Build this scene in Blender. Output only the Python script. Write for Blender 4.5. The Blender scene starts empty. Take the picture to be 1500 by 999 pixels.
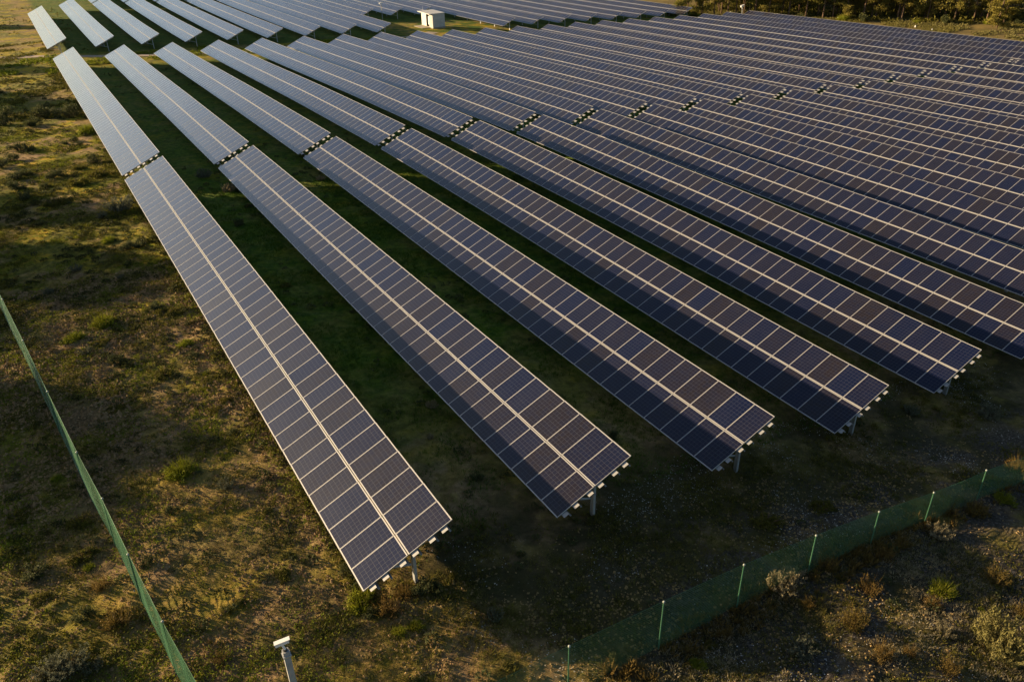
import bpy, math, random
import numpy as np
from mathutils import Matrix, Vector
S = bpy.context.scene
C = S.collection
R = math.radians
# ------------------------------------------------------------------ camera
CAM = (-4.459, -16.741, 18.191); FPX = 1168.5; YAW = 0.5281; PIT = 0.52877; ROL = -0.02384
cy, sy, cp, sp = math.cos(YAW), math.sin(YAW), math.cos(PIT), math.sin(PIT)
fw = Vector((sy*cp, cy*cp, -sp)); rt = Vector((cy, -sy, 0)); up = rt.cross(fw)
cr, sr = math.cos(ROL), math.sin(ROL)
rt2 = rt*cr + up*sr; up2 = -rt*sr + up*cr
cam = bpy.data.cameras.new('camera'); co = bpy.data.objects.new('camera', cam); C.objects.link(co)
co.matrix_world = Matrix(((rt2.x, up2.x, -fw.x, CAM[0]), (rt2.y, up2.y, -fw.y, CAM[1]), (rt2.z, up2.z, -fw.z, CAM[2]), (0, 0, 0, 1)))
cam.sensor_fit = 'HORIZONTAL'; cam.sensor_width = 36; cam.lens = FPX/1500*36
cam.clip_start = 0.5; cam.clip_end = 5000
S.camera = co
# ------------------------------------------------------------------ sky, sun, exposure
SUN_EL = R(12.3); SUN_H = (-0.663, 0.749)          # horizontal direction towards the sun
w = bpy.data.worlds.new('World'); S.world = w; w.use_nodes = True
nt = w.node_tree; bg = nt.nodes['Background']
sky = nt.nodes.new('ShaderNodeTexSky'); sky.sky_type = 'NISHITA'; sky.sun_disc = False
sky.sun_elevation = SUN_EL; sky.sun_rotation = math.atan2(SUN_H[0], SUN_H[1])
sky.air_density = 0.8; sky.dust_density = 0.9; sky.ozone_density = 1.0
nt.links.new(sky.outputs[0], bg.inputs[0]); bg.inputs[1].default_value = 0.05
sl = bpy.data.lights.new('sun', 'SUN'); so = bpy.data.objects.new('sun', sl); C.objects.link(so)
sl.energy = 5.0; sl.angle = R(0.55); sl.color = (1.0, 0.75, 0.44)
d = Vector((SUN_H[0]*math.cos(SUN_EL), SUN_H[1]*math.cos(SUN_EL), math.sin(SUN_EL)))
so.rotation_euler = d.to_track_quat('Z', 'Y').to_euler(); so.location = (-30, 30, 40)
S.view_settings.view_transform = 'Standard'; S.view_settings.look = 'None'
S.view_settings.exposure = 1.5; S.view_settings.gamma = 1.0; S.view_settings.use_curve_mapping = False
# ------------------------------------------------------------------ survey data: height of the tables' low edge by row and distance
P = 6.8527; TILT = 0.4101; CT, ST = math.cos(TILT), math.sin(TILT); MW = 1.01; ML = 1.65; SW = 3.33
LN = 48*MW; GAP = 1.31; YC0 = LN+GAP; LCN = 71; LC = LCN*MW; YD0 = 132.5; LD = 68*MW; YE0 = YD0+LD+1.3; HG = 0.9
RK = np.array([1, 2, 3, 4, 5, 6, 8, 10, 13, 17, 21.]); YK = np.array([0, 24, 48.5, 72, 96, 120, 150, 190.])
KN=np.array([[0.0,-0.441,-1.132,-1.895,-2.742,-3.544,-4.194,-4.93],[-0.433,-0.923,-1.462,-2.223,-3.107,-3.959,-4.559,-5.1],[-1.317,-1.474,-1.802,-2.532,-3.445,-4.312,-4.904,-5.357],[-2.262,-2.039,-2.18,-2.865,-3.796,-4.674,-5.279,-5.75],[-2.752,-2.5,-2.542,-3.246,-4.204,-5.11,-5.638,-6.125],[-3.128,-2.909,-3.036,-3.716,-4.64,-5.505,-5.995,-6.46],[-3.267,-3.537,-3.955,-4.71,-5.546,-6.243,-6.647,-7.088],[-3.522,-4.182,-4.887,-5.679,-6.488,-7.167,-7.486,-7.836],[-4.278,-5.127,-5.975,-6.808,-7.571,-8.214,-8.685,-9.156],[-5.61,-6.443,-7.259,-8.04,-8.777,-9.484,-10.188,-10.822],[-7.003,-7.783,-8.553,-9.303,-10.016,-10.678,-11.265,-11.888]])
yN = [0, 0, -.06, -.29, -.44, -.41, -.57, -.59, -.69, -.69, -.8, -.92, -.95, -1.1, -.44, -.17, -.06, 0, 0, 0, 0, 0]
yC = [0, -.79, -.52, -.18, -.6, -.05, .19, .44, .48, .43, .57, .72, .52, .9, .82, .29, .08, -.32, -.51, -.9, -.5, -.37]
# fine smoothed profile per knot row
YF = np.arange(-60, 320, 2.0)
PR = []
for k in range(len(RK)):
    p = np.interp(YF, YK, KN[k]); g = np.exp(-0.5*(np.arange(-4, 5)/1.6)**2); g /= g.sum()
    pp = np.concatenate([[p[0]]*4, p, [p[-1]]*4]); PR.append(np.convolve(pp, g, 'valid'))
PR = np.array(PR)
def zlow(row, y):
    """height of the low table edge, vectorised"""
    row = np.atleast_1d(np.asarray(row, float)); y = np.atleast_1d(np.asarray(y, float))
    row, y = np.broadcast_arrays(row, y)
    rc = np.clip(row, 1, 21); fi = np.interp(rc, RK, np.arange(len(RK))); a = np.minimum(fi.astype(int), len(RK)-2); u = fi-a
    fy = np.clip((y-YF[0])/2.0, 0, len(YF)-1.001); b = fy.astype(int); v = fy-b
    z0 = PR[a, b]*(1-v)+PR[a, b+1]*v; z1 = PR[a+1, b]*(1-v)+PR[a+1, b+1]*v
    return z0*(1-u)+z1*u
def hsh(ix, iy, s):
    n = (ix.astype(np.int64)*73856093 ^ iy.astype(np.int64)*19349663 ^ s*83492791) & 0x7fffffff
    n = (n*1103515245+12345) & 0x7fffffff; n = (n ^ (n >> 13))*1274126177 & 0x7fffffff
    return n/0x7fffffff
def vnoise(x, y, s=1):
    ix, iy = np.floor(x), np.floor(y); fx, fy = x-ix, y-iy
    fx = fx*fx*(3-2*fx); fy = fy*fy*(3-2*fy)
    a = hsh(ix, iy, s); b = hsh(ix+1, iy, s); c = hsh(ix, iy+1, s); d_ = hsh(ix+1, iy+1, s)
    return (a*(1-fx)+b*fx)*(1-fy)+(c*(1-fx)+d_*fx)*fy
def rise(x, y):
    u = np.clip((x-4)/15, 0, 1); v = np.clip((-y-1)/4.5, 0, 1); fx_ = np.clip((60-x)/20, 0, 1)
    u2 = np.clip((x-5)/6, 0, 1); v2 = np.clip((-y-6.2)/3, 0, 1)  # extra swell beyond the fence, shaped to lift the ground into sunlight
    return (.55*u*u*(3-2*u)*v*v*(3-2*v)+.28*u2*u2*(3-2*u2)*v2*v2*(3-2*v2))*fx_
def ground(x, y):
    x = np.atleast_1d(np.asarray(x, float)); y = np.atleast_1d(np.asarray(y, float))
    z = zlow(x/P+1, y)-HG
    near = np.clip(1-(np.abs(y-10)-30)/60, 0.35, 1)
    n = (vnoise(x*.35, y*.35, 1)-.5)*.12+(vnoise(x*1.1+.37*y, y*1.1-.37*x, 2)-.5)*.08+((vnoise(x*2.7+.9*y, y*2.7-.9*x, 3))**2-.3)*.08+(vnoise(x*5.9-y*2.1, y*5.9+x*2.1, 4)-.5)*.06
    pit = 1.0-np.clip((y+3)/4, 0, 1)*np.clip(1-(y-20)/20, 0, 1)*0.15
    return z+n*near*pit+rise(x, y)
def gz(x, y): return float(ground(x, y)[0])
# ------------------------------------------------------------------ helpers
def tag(o, label=None, cat=None, group=None, kind=None):
    if label: o['label'] = label
    if cat: o['category'] = cat
    if group: o['group'] = group
    if kind: o['kind'] = kind
    return o
def empty(name, loc):
    o = bpy.data.objects.new(name, None); C.objects.link(o); o.location = loc; o.empty_display_size = .2; return o
def link(name, me, parent=None, mat4=None):
    o = bpy.data.objects.new(name, me); C.objects.link(o)
    if parent: o.parent = parent
    if mat4 is not None: o.matrix_local = mat4
    return o
class MB:
    def __init__(s): s.v = []; s.f = []; s.m = []
    def quad(s, a, b, c, d_, m=0):
        n = len(s.v); s.v += [tuple(a), tuple(b), tuple(c), tuple(d_)]; s.f.append((n, n+1, n+2, n+3)); s.m.append(m)
    def box(s, x0, x1, y0, y1, z0, z1, m=0, M=None):
        n = len(s.v); vs = [Vector((x, y, z)) for z in (z0, z1) for y in (y0, y1) for x in (x0, x1)]
        if M is not None: vs = [M @ q for q in vs]
        s.v += [tuple(q) for q in vs]
        for f in ((0, 2, 3, 1), (4, 5, 7, 6), (0, 1, 5, 4), (2, 6, 7, 3), (0, 4, 6, 2), (1, 3, 7, 5)): s.f.append(tuple(n+i for i in f)); s.m.append(m)
    def bar(s, a, b, wd, ht, m=0, upv=(0, 0, 1)):
        a, b = Vector(a), Vector(b); t = (b-a); L = t.length; t.normalize(); u_ = Vector(upv); r_ = t.cross(u_)
        if r_.length < 1e-4: r_ = t.cross(Vector((0, 1, 0)))
        r_.normalize(); u_ = r_.cross(t)
        M = Matrix(((r_.x, t.x, u_.x, a.x), (r_.y, t.y, u_.y, a.y), (r_.z, t.z, u_.z, a.z), (0, 0, 0, 1)))
        s.box(-wd/2, wd/2, 0, L, -ht/2, ht/2, m, M)
    def tube(s, pts, rad, n=8, m=0, cap=True):
        pts = [Vector(p) for p in pts]; base = len(s.v); K = len(pts)
        rr = rad if isinstance(rad, (list, tuple)) else [rad]*K
        for i, p in enumerate(pts):
            t = (pts[min(i+1, K-1)]-pts[max(i-1, 0)]).normalized()
            a = t.cross(Vector((0.13, 1, .07))).normalized(); b = t.cross(a)
            for k in range(n):
                th = 2*math.pi*k/n; s.v.append(tuple(p+a*math.cos(th)*rr[i]+b*math.sin(th)*rr[i]))
        for i in range(K-1):
            for k in range(n):
                s.f.append((base+i*n+k, base+i*n+(k+1) % n, base+(i+1)*n+(k+1) % n, base+(i+1)*n+k)); s.m.append(m)
        if cap:
            s.f.append(tuple(base+k for k in range(n))); s.m.append(m)
            s.f.append(tuple(base+(K-1)*n+k for k in reversed(range(n)))); s.m.append(m)
    def mesh(s, name, mats):
        me = bpy.data.meshes.new(name); me.from_pydata(s.v, [], s.f)
        for mt in (mats if isinstance(mats, (list, tuple)) else [mats]): me.materials.append(mt)
        me.polygons.foreach_set('material_index', s.m); me.update(); return me
    def build(s, name, mats, parent=None, mat4=None): return link(name, s.mesh(name, mats), parent, mat4)
def npmesh(name, verts, loops_per, mats, smooth=False):
    """verts (N,3) laid out face by face, loops_per = 3 or 4"""
    me = bpy.data.meshes.new(name); n = len(verts); nf = n//loops_per
    me.vertices.add(n); me.vertices.foreach_set('co', np.asarray(verts, np.float32).ravel())
    me.loops.add(n); me.loops.foreach_set('vertex_index', np.arange(n, dtype=np.int32))
    me.polygons.add(nf); me.polygons.foreach_set('loop_start', np.arange(0, n, loops_per, dtype=np.int32))
    me.polygons.foreach_set('loop_total', np.full(nf, loops_per, np.int32))
    for m in mats: me.materials.append(m)
    me.update(calc_edges=True); return me
# ------------------------------------------------------------------ materials
def newmat(name):
    m = bpy.data.materials.new(name); m.use_nodes = True; return m, m.node_tree, m.node_tree.nodes['Principled BSDF']
def plain(name, col, rough=.6, metal=0., noise=0.15, scale=6., spec=None):
    m, t, p = newmat(name); p.inputs['Roughness'].default_value = rough; p.inputs['Metallic'].default_value = metal
    tc = t.nodes.new('ShaderNodeTexCoord'); n = t.nodes.new('ShaderNodeTexNoise'); n.inputs['Scale'].default_value = scale; n.inputs['Detail'].default_value = 5
    r = t.nodes.new('ShaderNodeMapRange'); r.inputs['To Min'].default_value = 1-noise*1.6; r.inputs['To Max'].default_value = 1+noise*1.6
    mx = t.nodes.new('ShaderNodeMix'); mx.data_type = 'RGBA'; mx.blend_type = 'MULTIPLY'; mx.inputs[0].default_value = 1
    mx.inputs[6].default_value = (*col, 1)
    t.links.new(tc.outputs['Object'], n.inputs['Vector']); t.links.new(n.outputs['Fac'], r.inputs['Value'])
    t.links.new(r.outputs[0], mx.inputs[7]); t.links.new(mx.outputs[2], p.inputs['Base Color'])
    if spec is not None: p.inputs['Specular IOR Level'].default_value = spec
    return m
def N_(t, typ, **kw):
    n = t.nodes.new(typ)
    for k, v in kw.items(): setattr(n, k, v)
    return n
def mth(t, op, a, b=None, c=None, clamp=False):
    n = t.nodes.new('ShaderNodeMath'); n.operation = op; n.use_clamp = clamp
    for i, q in enumerate((a, b, c)):
        if q is None: continue
        if isinstance(q, (int, float)): n.inputs[i].default_value = q
        else: t.links.new(q, n.inputs[i])
    return n.outputs[0]
def mixc(t, f, a, b):
    n = t.nodes.new('ShaderNodeMix'); n.data_type = 'RGBA'
    if isinstance(f, (int, float)): n.inputs[0].default_value = f
    else: t.links.new(f, n.inputs[0])
    for i, q in ((6, a), (7, b)):
        if isinstance(q, tuple): n.inputs[i].default_value = (*q, 1)
        else: t.links.new(q, n.inputs[i])
    return n.outputs[2]
def noise(t, vec, scale, detail=4, rough=.55, off=0):
    n = t.nodes.new('ShaderNodeTexNoise'); n.inputs['Scale'].default_value = scale; n.inputs['Detail'].default_value = detail; n.inputs['Roughness'].default_value = rough
    if off:
        m = t.nodes.new('ShaderNodeVectorMath'); m.operation = 'ADD'; m.inputs[1].default_value = (off, off*1.7, off*.3); t.links.new(vec, m.inputs[0]); vec = m.outputs[0]
    t.links.new(vec, n.inputs['Vector']); return n.outputs['Fac']
def ramp(t, v, lo, hi):
    n = t.nodes.new('ShaderNodeMapRange'); n.interpolation_type = 'SMOOTHSTEP'; n.inputs['From Min'].default_value = lo; n.inputs['From Max'].default_value = hi
    t.links.new(v, n.inputs['Value']); return n.outputs[0]
M = {}
M['frame'] = plain('aluminium_frame', (.42, .405, .385), .42, .3, .08, 3)
M['steel'] = plain('galvanised_steel', (.42, .43, .44), .5, .45, .15, 5)
M['purlin'] = plain('bright_zinc_steel', (.33, .325, .31), .5, .2, .1, 5)
M['white'] = plain('white_paint', (.74, .73, .70), .5, 0, .06, 2)
M['dark'] = plain('dark_plastic', (.03, .03, .032), .5)
M['green_wire'] = plain('green_coated_wire', (.058, .165, .070), .45, 0, .2, 3)
M['green_post'] = plain('green_coated_post', (.06, .155, .085), .4, 0, .12, 4)
M['cap'] = plain('pale_cap', (.30, .33, .28), .5)
M['concrete'] = plain('concrete', (.30, .30, .29), .85, 0, .2, 5)
M['brownwood'] = plain('cabin_base', (.30, .25, .18), .8)
# solar glass
m, t, p = newmat('solar_glass'); M['glass'] = m
uv = N_(t, 'ShaderNodeUVMap'); uv.uv_map = 'UVMap'; sp_ = N_(t, 'ShaderNodeSeparateXYZ'); t.links.new(uv.outputs[0], sp_.inputs[0])
def gridline(c, n, wd):
    f = mth(t, 'FRACT', mth(t, 'MULTIPLY', c, float(n))); dd = mth(t, 'ABSOLUTE', mth(t, 'SUBTRACT', f, .5))
    return mth(t, 'GREATER_THAN', dd, .5-wd)
g1 = gridline(sp_.outputs[0], 10, .030); g2 = gridline(sp_.outputs[1], 6, .030); gl = mth(t, 'MAXIMUM', g1, g2)
oi = N_(t, 'ShaderNodeObjectInfo'); at = N_(t, 'ShaderNodeAttribute'); at.attribute_name = 'mrand'
rnd = mth(t, 'FRACT', mth(t, 'ADD', oi.outputs['Random'], at.outputs['Fac']))
rnd2 = mth(t, 'FRACT', mth(t, 'MULTIPLY', rnd, 17.31))
geo = N_(t, 'ShaderNodeNewGeometry')
cell = mixc(t, rnd, (.001, .004, .026), (.013, .009, .010))
cn = N_(t, 'ShaderNodeTexWhiteNoise'); cn.noise_dimensions = '4D'
cv = N_(t, 'ShaderNodeVectorMath', operation='MULTIPLY'); cv.inputs[1].default_value = (10, 6, 0); t.links.new(uv.outputs[0], cv.inputs[0])
cf = N_(t, 'ShaderNodeVectorMath', operation='FLOOR'); t.links.new(cv.outputs[0], cf.inputs[0]); t.links.new(cf.outputs[0], cn.inputs['Vector']); t.links.new(rnd, cn.inputs['W'])
cell = mixc(t, mth(t, 'MULTIPLY', cn.outputs['Value'], .35), cell, (.004, .009, .034))
dust = noise(t, geo.outputs['Position'], .8, 5, .6)
cell2 = mixc(t, mth(t, 'MULTIPLY', ramp(t, dust, .35, .8), .018), cell, (.30, .25, .20))
col = mixc(t, gl, cell2, (.056, .056, .066))
t.links.new(col, p.inputs['Base Color'])
p.inputs['IOR'].default_value = 1.5; p.inputs['Specular IOR Level'].default_value = .12
t.links.new(mth(t, 'ADD', mth(t, 'MULTIPLY', rnd2, .07), .36), p.inputs['Roughness'])
p.inputs['Coat Weight'].default_value = 1.; p.inputs['Coat IOR'].default_value = 1.40
t.links.new(mth(t, 'ADD', mth(t, 'MULTIPLY', dust, .10), .03), p.inputs['Coat Roughness'])
# ground
m, t, p = newmat('ground_soil'); M['ground'] = m
geo = N_(t, 'ShaderNodeNewGeometry'); pos = geo.outputs['Position']; xyz = N_(t, 'ShaderNodeSeparateXYZ'); t.links.new(pos, xyz.inputs[0])
X, Y = xyz.outputs[0], xyz.outputs[1]
wn = noise(t, pos, .25, 4)
nA = noise(t, pos, .16, 5, .6, 3); nB = noise(t, pos, .5, 6, .62, 11); nC = noise(t, pos, 2.2, 5, .6, 21); nD = noise(t, pos, 9., 4, .6, 5); nE = noise(t, pos, .33, 5, .6, 40)
soil = mixc(t, ramp(t, nC, .3, .7), (.29, .175, .080), (.46, .30, .155))
soil = mixc(t, ramp(t, nB, .45, .65), soil, (.17, .12, .055))
dry = mixc(t, ramp(t, nC, .35, .65), (.20, .145, .040), (.33, .235, .075))
moss = mixc(t, ramp(t, nC, .35, .65), (.075, .085, .008), (.20, .185, .018))
yel = mixc(t, ramp(t, nC, .4, .6), (.26, .25, .010), (.42, .27, .018))
grass = mixc(t, ramp(t, nC, .35, .65), (.038, .090, .006), (.11, .165, .010))
gravel = mixc(t, ramp(t, nD, .45, .7), (.055, .048, .04), (.17, .15, .13))
farL = ramp(t, Y, 60., 105.)
base = mixc(t, mth(t, 'MULTIPLY', ramp(t, nB, .42, .53), mth(t, 'SUBTRACT', 1., mth(t, 'MULTIPLY', farL, .65))), dry, soil)
# field strip left of the first row: drier and greener bands, yellow patches further up
up_ = ramp(t, mth(t, 'ADD', Y, mth(t, 'MULTIPLY', wn, 12.)), 16., 50.)
base = mixc(t, mth(t, 'MULTIPLY', ramp(t, nA, .45, .56), mth(t, 'ADD', mth(t, 'MULTIPLY', up_, .5), .45)), base, moss)
base = mixc(t, mth(t, 'MULTIPLY', ramp(t, nE, .51, .59), mth(t, 'ADD', mth(t, 'MULTIPLY', up_, .6), .35)), base, yel)
# outside the left fence
lf = ramp(t, mth(t, 'MULTIPLY', X, -1.), 6.2, 8.0)
base = mixc(t, mth(t, 'MULTIPLY', lf, mth(t, 'MULTIPLY', ramp(t, nE, .40, .55), .7)), base, moss)
# grass between the rows
inr = mth(t, 'MULTIPLY', ramp(t, mth(t, 'ADD', X, mth(t, 'MULTIPLY', nB, 2.)), 1.8, 3.8), ramp(t, mth(t, 'ADD', Y, mth(t, 'MULTIPLY', nB, 8.)), 5., 20.))
gapm = mth(t, 'SUBTRACT', 1., mth(t, 'MULTIPLY', mth(t, 'MULTIPLY', ramp(t, Y, 116., 119.), mth(t, 'SUBTRACT', 1., ramp(t, Y, 131., 133.))), .8))
inr = mth(t, 'MULTIPLY', inr, gapm)
inr = mth(t, 'MULTIPLY', inr, mth(t, 'SUBTRACT', 1., ramp(t, X, 139., 143.)))
cb = mth(t, 'MULTIPLY', mth(t, 'MULTIPLY', ramp(t, X, 58., 64.), mth(t, 'SUBTRACT', 1., ramp(t, X, 84., 92.))), mth(t, 'MULTIPLY', ramp(t, Y, 120., 124.), mth(t, 'SUBTRACT', 1., ramp(t, Y, 150., 158.))))
inr = mth(t, 'MULTIPLY', inr, mth(t, 'SUBTRACT', 1., mth(t, 'MULTIPLY', cb, ramp(t, nE, .42, .52))))
ystrip = mth(t, 'MULTIPLY', ramp(t, Y, 113., 117.), mth(t, 'SUBTRACT', 1., ramp(t, Y, 123., 125.)))
base = mixc(t, mth(t, 'MULTIPLY', ystrip, mth(t, 'MULTIPLY', ramp(t, nE, .40, .5), .9)), base, yel)
base = mixc(t, mth(t, 'MULTIPLY', inr, mth(t, 'ADD', .55, mth(t, 'MULTIPLY', ramp(t, nB, .3, .6), .45))), base, grass)
# gravelly front right, plus table shade painted into the soil
gr = mth(t, 'MULTIPLY', ramp(t, X, 3., 10.), mth(t, 'SUBTRACT', 1., ramp(t, mth(t, 'ADD', Y, mth(t, 'MULTIPLY', nB, 6.)), -1., 3.)))
gr = mth(t, 'MULTIPLY', gr, ramp(t, nB, .35, .58))
front_shade = mth(t, 'MULTIPLY', ramp(t, mth(t, 'ADD', X, mth(t, 'MULTIPLY', Y, .45)), 1.2, 3.2), mth(t, 'SUBTRACT', 1., ramp(t, Y, 1., 4.)))
base = mixc(t, mth(t, 'MULTIPLY', front_shade, mth(t, 'ADD', .25, mth(t, 'MULTIPLY', ramp(t, nE, .40, .55), .65))), base, (.045, .042, .018))  # darkens the soil colour where the tables' shade lies
base = mixc(t, mth(t, 'MULTIPLY', gr, .9), base, gravel)
# reddish dry heath at the far right
fr = ramp(t, X, 142., 150.)
base = mixc(t, mth(t, 'MULTIPLY', fr, .8), base, mixc(t, ramp(t, nA, .4, .6), (.13, .105, .04), (.24, .17, .075)))
# white stone specks
vo = N_(t, 'ShaderNodeTexVoronoi'); vo.inputs['Scale'].default_value = 7.; t.links.new(pos, vo.inputs['Vector'])
spk = mth(t, 'MULTIPLY', mth(t, 'LESS_THAN', vo.outputs['Distance'], .13), mth(t, 'GREATER_THAN', noise(t, pos, 1.7, 2, .5, 60), .52))
base = mixc(t, mth(t, 'MULTIPLY', spk, mth(t, 'ADD', .25, mth(t, 'MULTIPLY', gr, .6))), base, (.42, .38, .33))
fine = noise(t, pos, 13., 8, .75, 33); fine2 = noise(t, pos, 5., 7, .7, 71)
base = mixc(t, mth(t, 'MULTIPLY', ramp(t, fine, .50, .66), .55), base, mixc(t, .5, base, (.02, .018, .008)))
vm = N_(t, 'ShaderNodeMix'); vm.data_type = 'RGBA'; vm.blend_type = 'MULTIPLY'; vm.inputs[0].default_value = 1.; t.links.new(base, vm.inputs[6])
vr = N_(t, 'ShaderNodeMapRange'); vr.inputs['From Min'].default_value = .3; vr.inputs['From Max'].default_value = .7; vr.inputs['To Min'].default_value = .45; vr.inputs['To Max'].default_value = 1.35
t.links.new(mth(t, 'ADD', mth(t, 'MULTIPLY', fine, .5), mth(t, 'MULTIPLY', fine2, .5)), vr.inputs['Value']); t.links.new(vr.outputs[0], vm.inputs[7]); base = vm.outputs[2]
t.links.new(base, p.inputs['Base Color']); p.inputs['Roughness'].default_value = 1.; p.inputs['Specular IOR Level'].default_value = .1
b1 = N_(t, 'ShaderNodeBump'); b1.inputs['Distance'].default_value = .09; b1.inputs['Strength'].default_value = 1.; t.links.new(noise(t, pos, 5.5, 10, .74, 8), b1.inputs['Height'])
t.links.new(b1.outputs[0], p.inputs['Normal'])
M['path'] = plain('track_dirt', (.38, .30, .22), 1., 0, .25, .8, .1)
def leafmat(name, c1, c2, c3=None):
    m, t, p = newmat(name); oi = N_(t, 'ShaderNodeObjectInfo'); ge = N_(t, 'ShaderNodeNewGeometry')
    f = mth(t, 'FRACT', mth(t, 'ADD', oi.outputs['Random'], mth(t, 'MULTIPLY', noise(t, ge.outputs['Position'], 4.5, 3), 1.3)))
    c = mixc(t, ramp(t, noise(t, ge.outputs['Position'], 5., 3, .6, 2), .32, .68), c1, c2)
    c = mixc(t, mth(t, 'MULTIPLY', oi.outputs['Random'], .45), c, c3 or c2)
    t.links.new(c, p.inputs['Base Color']); p.inputs['Roughness'].default_value = .8; p.inputs['Specular IOR Level'].default_value = .15
    tr = N_(t, 'ShaderNodeBsdfTranslucent'); t.links.new(c, tr.inputs['Color']); ms = N_(t, 'ShaderNodeMixShader'); ms.inputs[0].default_value = .25
    out = t.nodes['Material Output']; t.links.new(p.outputs[0], ms.inputs[1]); t.links.new(tr.outputs[0], ms.inputs[2]); t.links.new(ms.outputs[0], out.inputs[0]); return m
M['leaf0'] = leafmat('leaf_grey_green', (.055, .065, .025), (.10, .105, .045), (.075, .085, .02))
M['leaf1'] = leafmat('leaf_dark_heath', (.060, .064, .010), (.16, .145, .022), (.13, .10, .02))
M['leaf2'] = leafmat('leaf_silver', (.09, .095, .06), (.15, .155, .10), (.12, .12, .07))
M['leaf3'] = leafmat('leaf_yellow_green', (.13, .17, .012), (.23, .24, .02), (.20, .18, .015))
M['leaf4'] = leafmat('leaf_rust', (.13, .075, .02), (.20, .13, .035), (.12, .10, .02))
M['leaf5'] = leafmat('leaf_cream', (.30, .25, .14), (.34, .28, .17), (.22, .19, .09))
M['leaf6'] = leafmat('leaf_broom', (.13, .12, .035), (.22, .19, .07), (.17, .14, .05))
M['grass_g'] = leafmat('grass_green', (.04, .09, .008), (.10, .16, .012), (.07, .12, .01))
M['grass_y'] = leafmat('grass_yellow', (.12, .12, .02), (.19, .16, .04), (.15, .12, .03))
M['pine'] = leafmat('pine_needles', (.09, .10, .018), (.28, .24, .05), (.25, .18, .04))
M['bark'] = plain('pine_bark', (.13, .085, .055), .95, 0, .35, 8, .1)
M['twig'] = plain('twig_bark', (.10, .07, .045), .95, 0, .3, 20, .1)
# ------------------------------------------------------------------ ground sheet
def axis(parts):
    out = []
    for a, b, s_ in parts: out += list(np.arange(a, b, s_))
    return np.array(out+[parts[-1][1]])
gx = axis([(-700, -100, 40), (-100, -20, 4), (-20, -11, .6), (-11, 12, .16), (12, 36, .22), (36, 80, .8), (80, 190, 1.6), (190, 300, 10), (300, 1500, 60)])
gy = axis([(-300, -40, 20), (-40, -14, 1.2), (-14, 26, .16), (26, 60, .3), (60, 215, .9), (215, 400, 8), (400, 2400, 80)])
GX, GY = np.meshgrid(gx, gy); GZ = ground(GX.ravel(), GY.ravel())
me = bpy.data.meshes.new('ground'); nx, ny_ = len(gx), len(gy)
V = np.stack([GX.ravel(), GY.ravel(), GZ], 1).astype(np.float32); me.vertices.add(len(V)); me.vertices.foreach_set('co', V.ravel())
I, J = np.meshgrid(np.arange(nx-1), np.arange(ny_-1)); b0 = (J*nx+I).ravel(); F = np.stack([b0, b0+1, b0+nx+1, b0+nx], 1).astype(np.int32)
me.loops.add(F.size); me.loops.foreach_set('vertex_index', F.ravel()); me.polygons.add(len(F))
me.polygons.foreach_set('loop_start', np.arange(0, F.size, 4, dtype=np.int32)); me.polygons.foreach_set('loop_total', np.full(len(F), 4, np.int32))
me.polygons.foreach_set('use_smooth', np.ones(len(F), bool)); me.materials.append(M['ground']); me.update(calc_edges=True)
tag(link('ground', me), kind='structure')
# track between the blocks
tp = [(-60, 158), (-30, 147), (-15, 139), (-6, 134.5), (2, 130), (11, 126.5), (22, 124.6), (36, 124.8), (50, 127), (62, 131), (68, 135.5)]
def strip(name, pts, wd, mat, lift=.05):
    pp = []
    for (x0, y0), (x1, y1) in zip(pts[:-1], pts[1:]):
        n = max(2, int(math.hypot(x1-x0, y1-y0)/.8))
        for k in range(n): pp.append((x0+(x1-x0)*k/n, y0+(y1-y0)*k/n))
    pp.append(pts[-1]); mb = MB(); prev = None
    for i, (x, y) in enumerate(pp):
        a = pp[max(i-1, 0)]; b = pp[min(i+1, len(pp)-1)]; tx, ty = b[0]-a[0], b[1]-a[1]; L = math.hypot(tx, ty); nx_, ny2 = -ty/L, tx/L
        ww = wd*(1+.18*math.sin(i*.7)+.1*math.sin(i*1.9)); row = [(x+nx_*ww*q, y+ny2*ww*q) for q in (-.5, -.25, 0, .25, .5)]
        row = [(a_, b_, gz(a_, b_)+lift) for a_, b_ in row]
        if prev:
            for k in range(4): mb.quad(prev[k], prev[k+1], row[k+1], row[k])
        prev = row
    return mb.build(name, mat)
tag(strip('track', tp, 2.3, M['path'], .04), kind='structure')
# ------------------------------------------------------------------ solar modules
MLX, MWY, FR = ML, .997, .027
def module_arrays():
    hx, hy = MLX/2, MWY/2; f = FR; zt = 0.; zg = -.004; zb = -.038; q = []; mt = []
    O = [(-hx, -hy), (hx, -hy), (hx, hy), (-hx, hy)]; f1 = .038; f2 = .016; Iq = [(-hx+f1, -hy+f2), (hx-f1, -hy+f2), (hx-f1, hy-f2), (-hx+f1, hy-f2)]
    for k in range(4):
        a, b = O[k], O[(k+1) % 4]; c, d_ = Iq[(k+1) % 4], Iq[k]
        q.append([(*a, zt), (*b, zt), (*c, zt), (*d_, zt)]); mt.append(0)
        q.append([(*a, zb), (*b, zb), (*b, zt), (*a, zt)]); mt.append(0)
        q.append([(*Iq[k], zt), (*Iq[(k+1) % 4], zt), (*Iq[(k+1) % 4], zg), (*Iq[k], zg)]); mt.append(0)
    q.append([(*Iq[0], zg), (*Iq[1], zg), (*Iq[2], zg), (*Iq[3], zg)]); mt.append(1)
    q.append([(*O[0], zb), (*O[3], zb), (*O[2], zb), (*O[1], zb)]); mt.append(2)
    return np.array(q, np.float32), np.array(mt, np.int32)
MQ, MM = module_arrays(); NF = len(MM)
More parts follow.
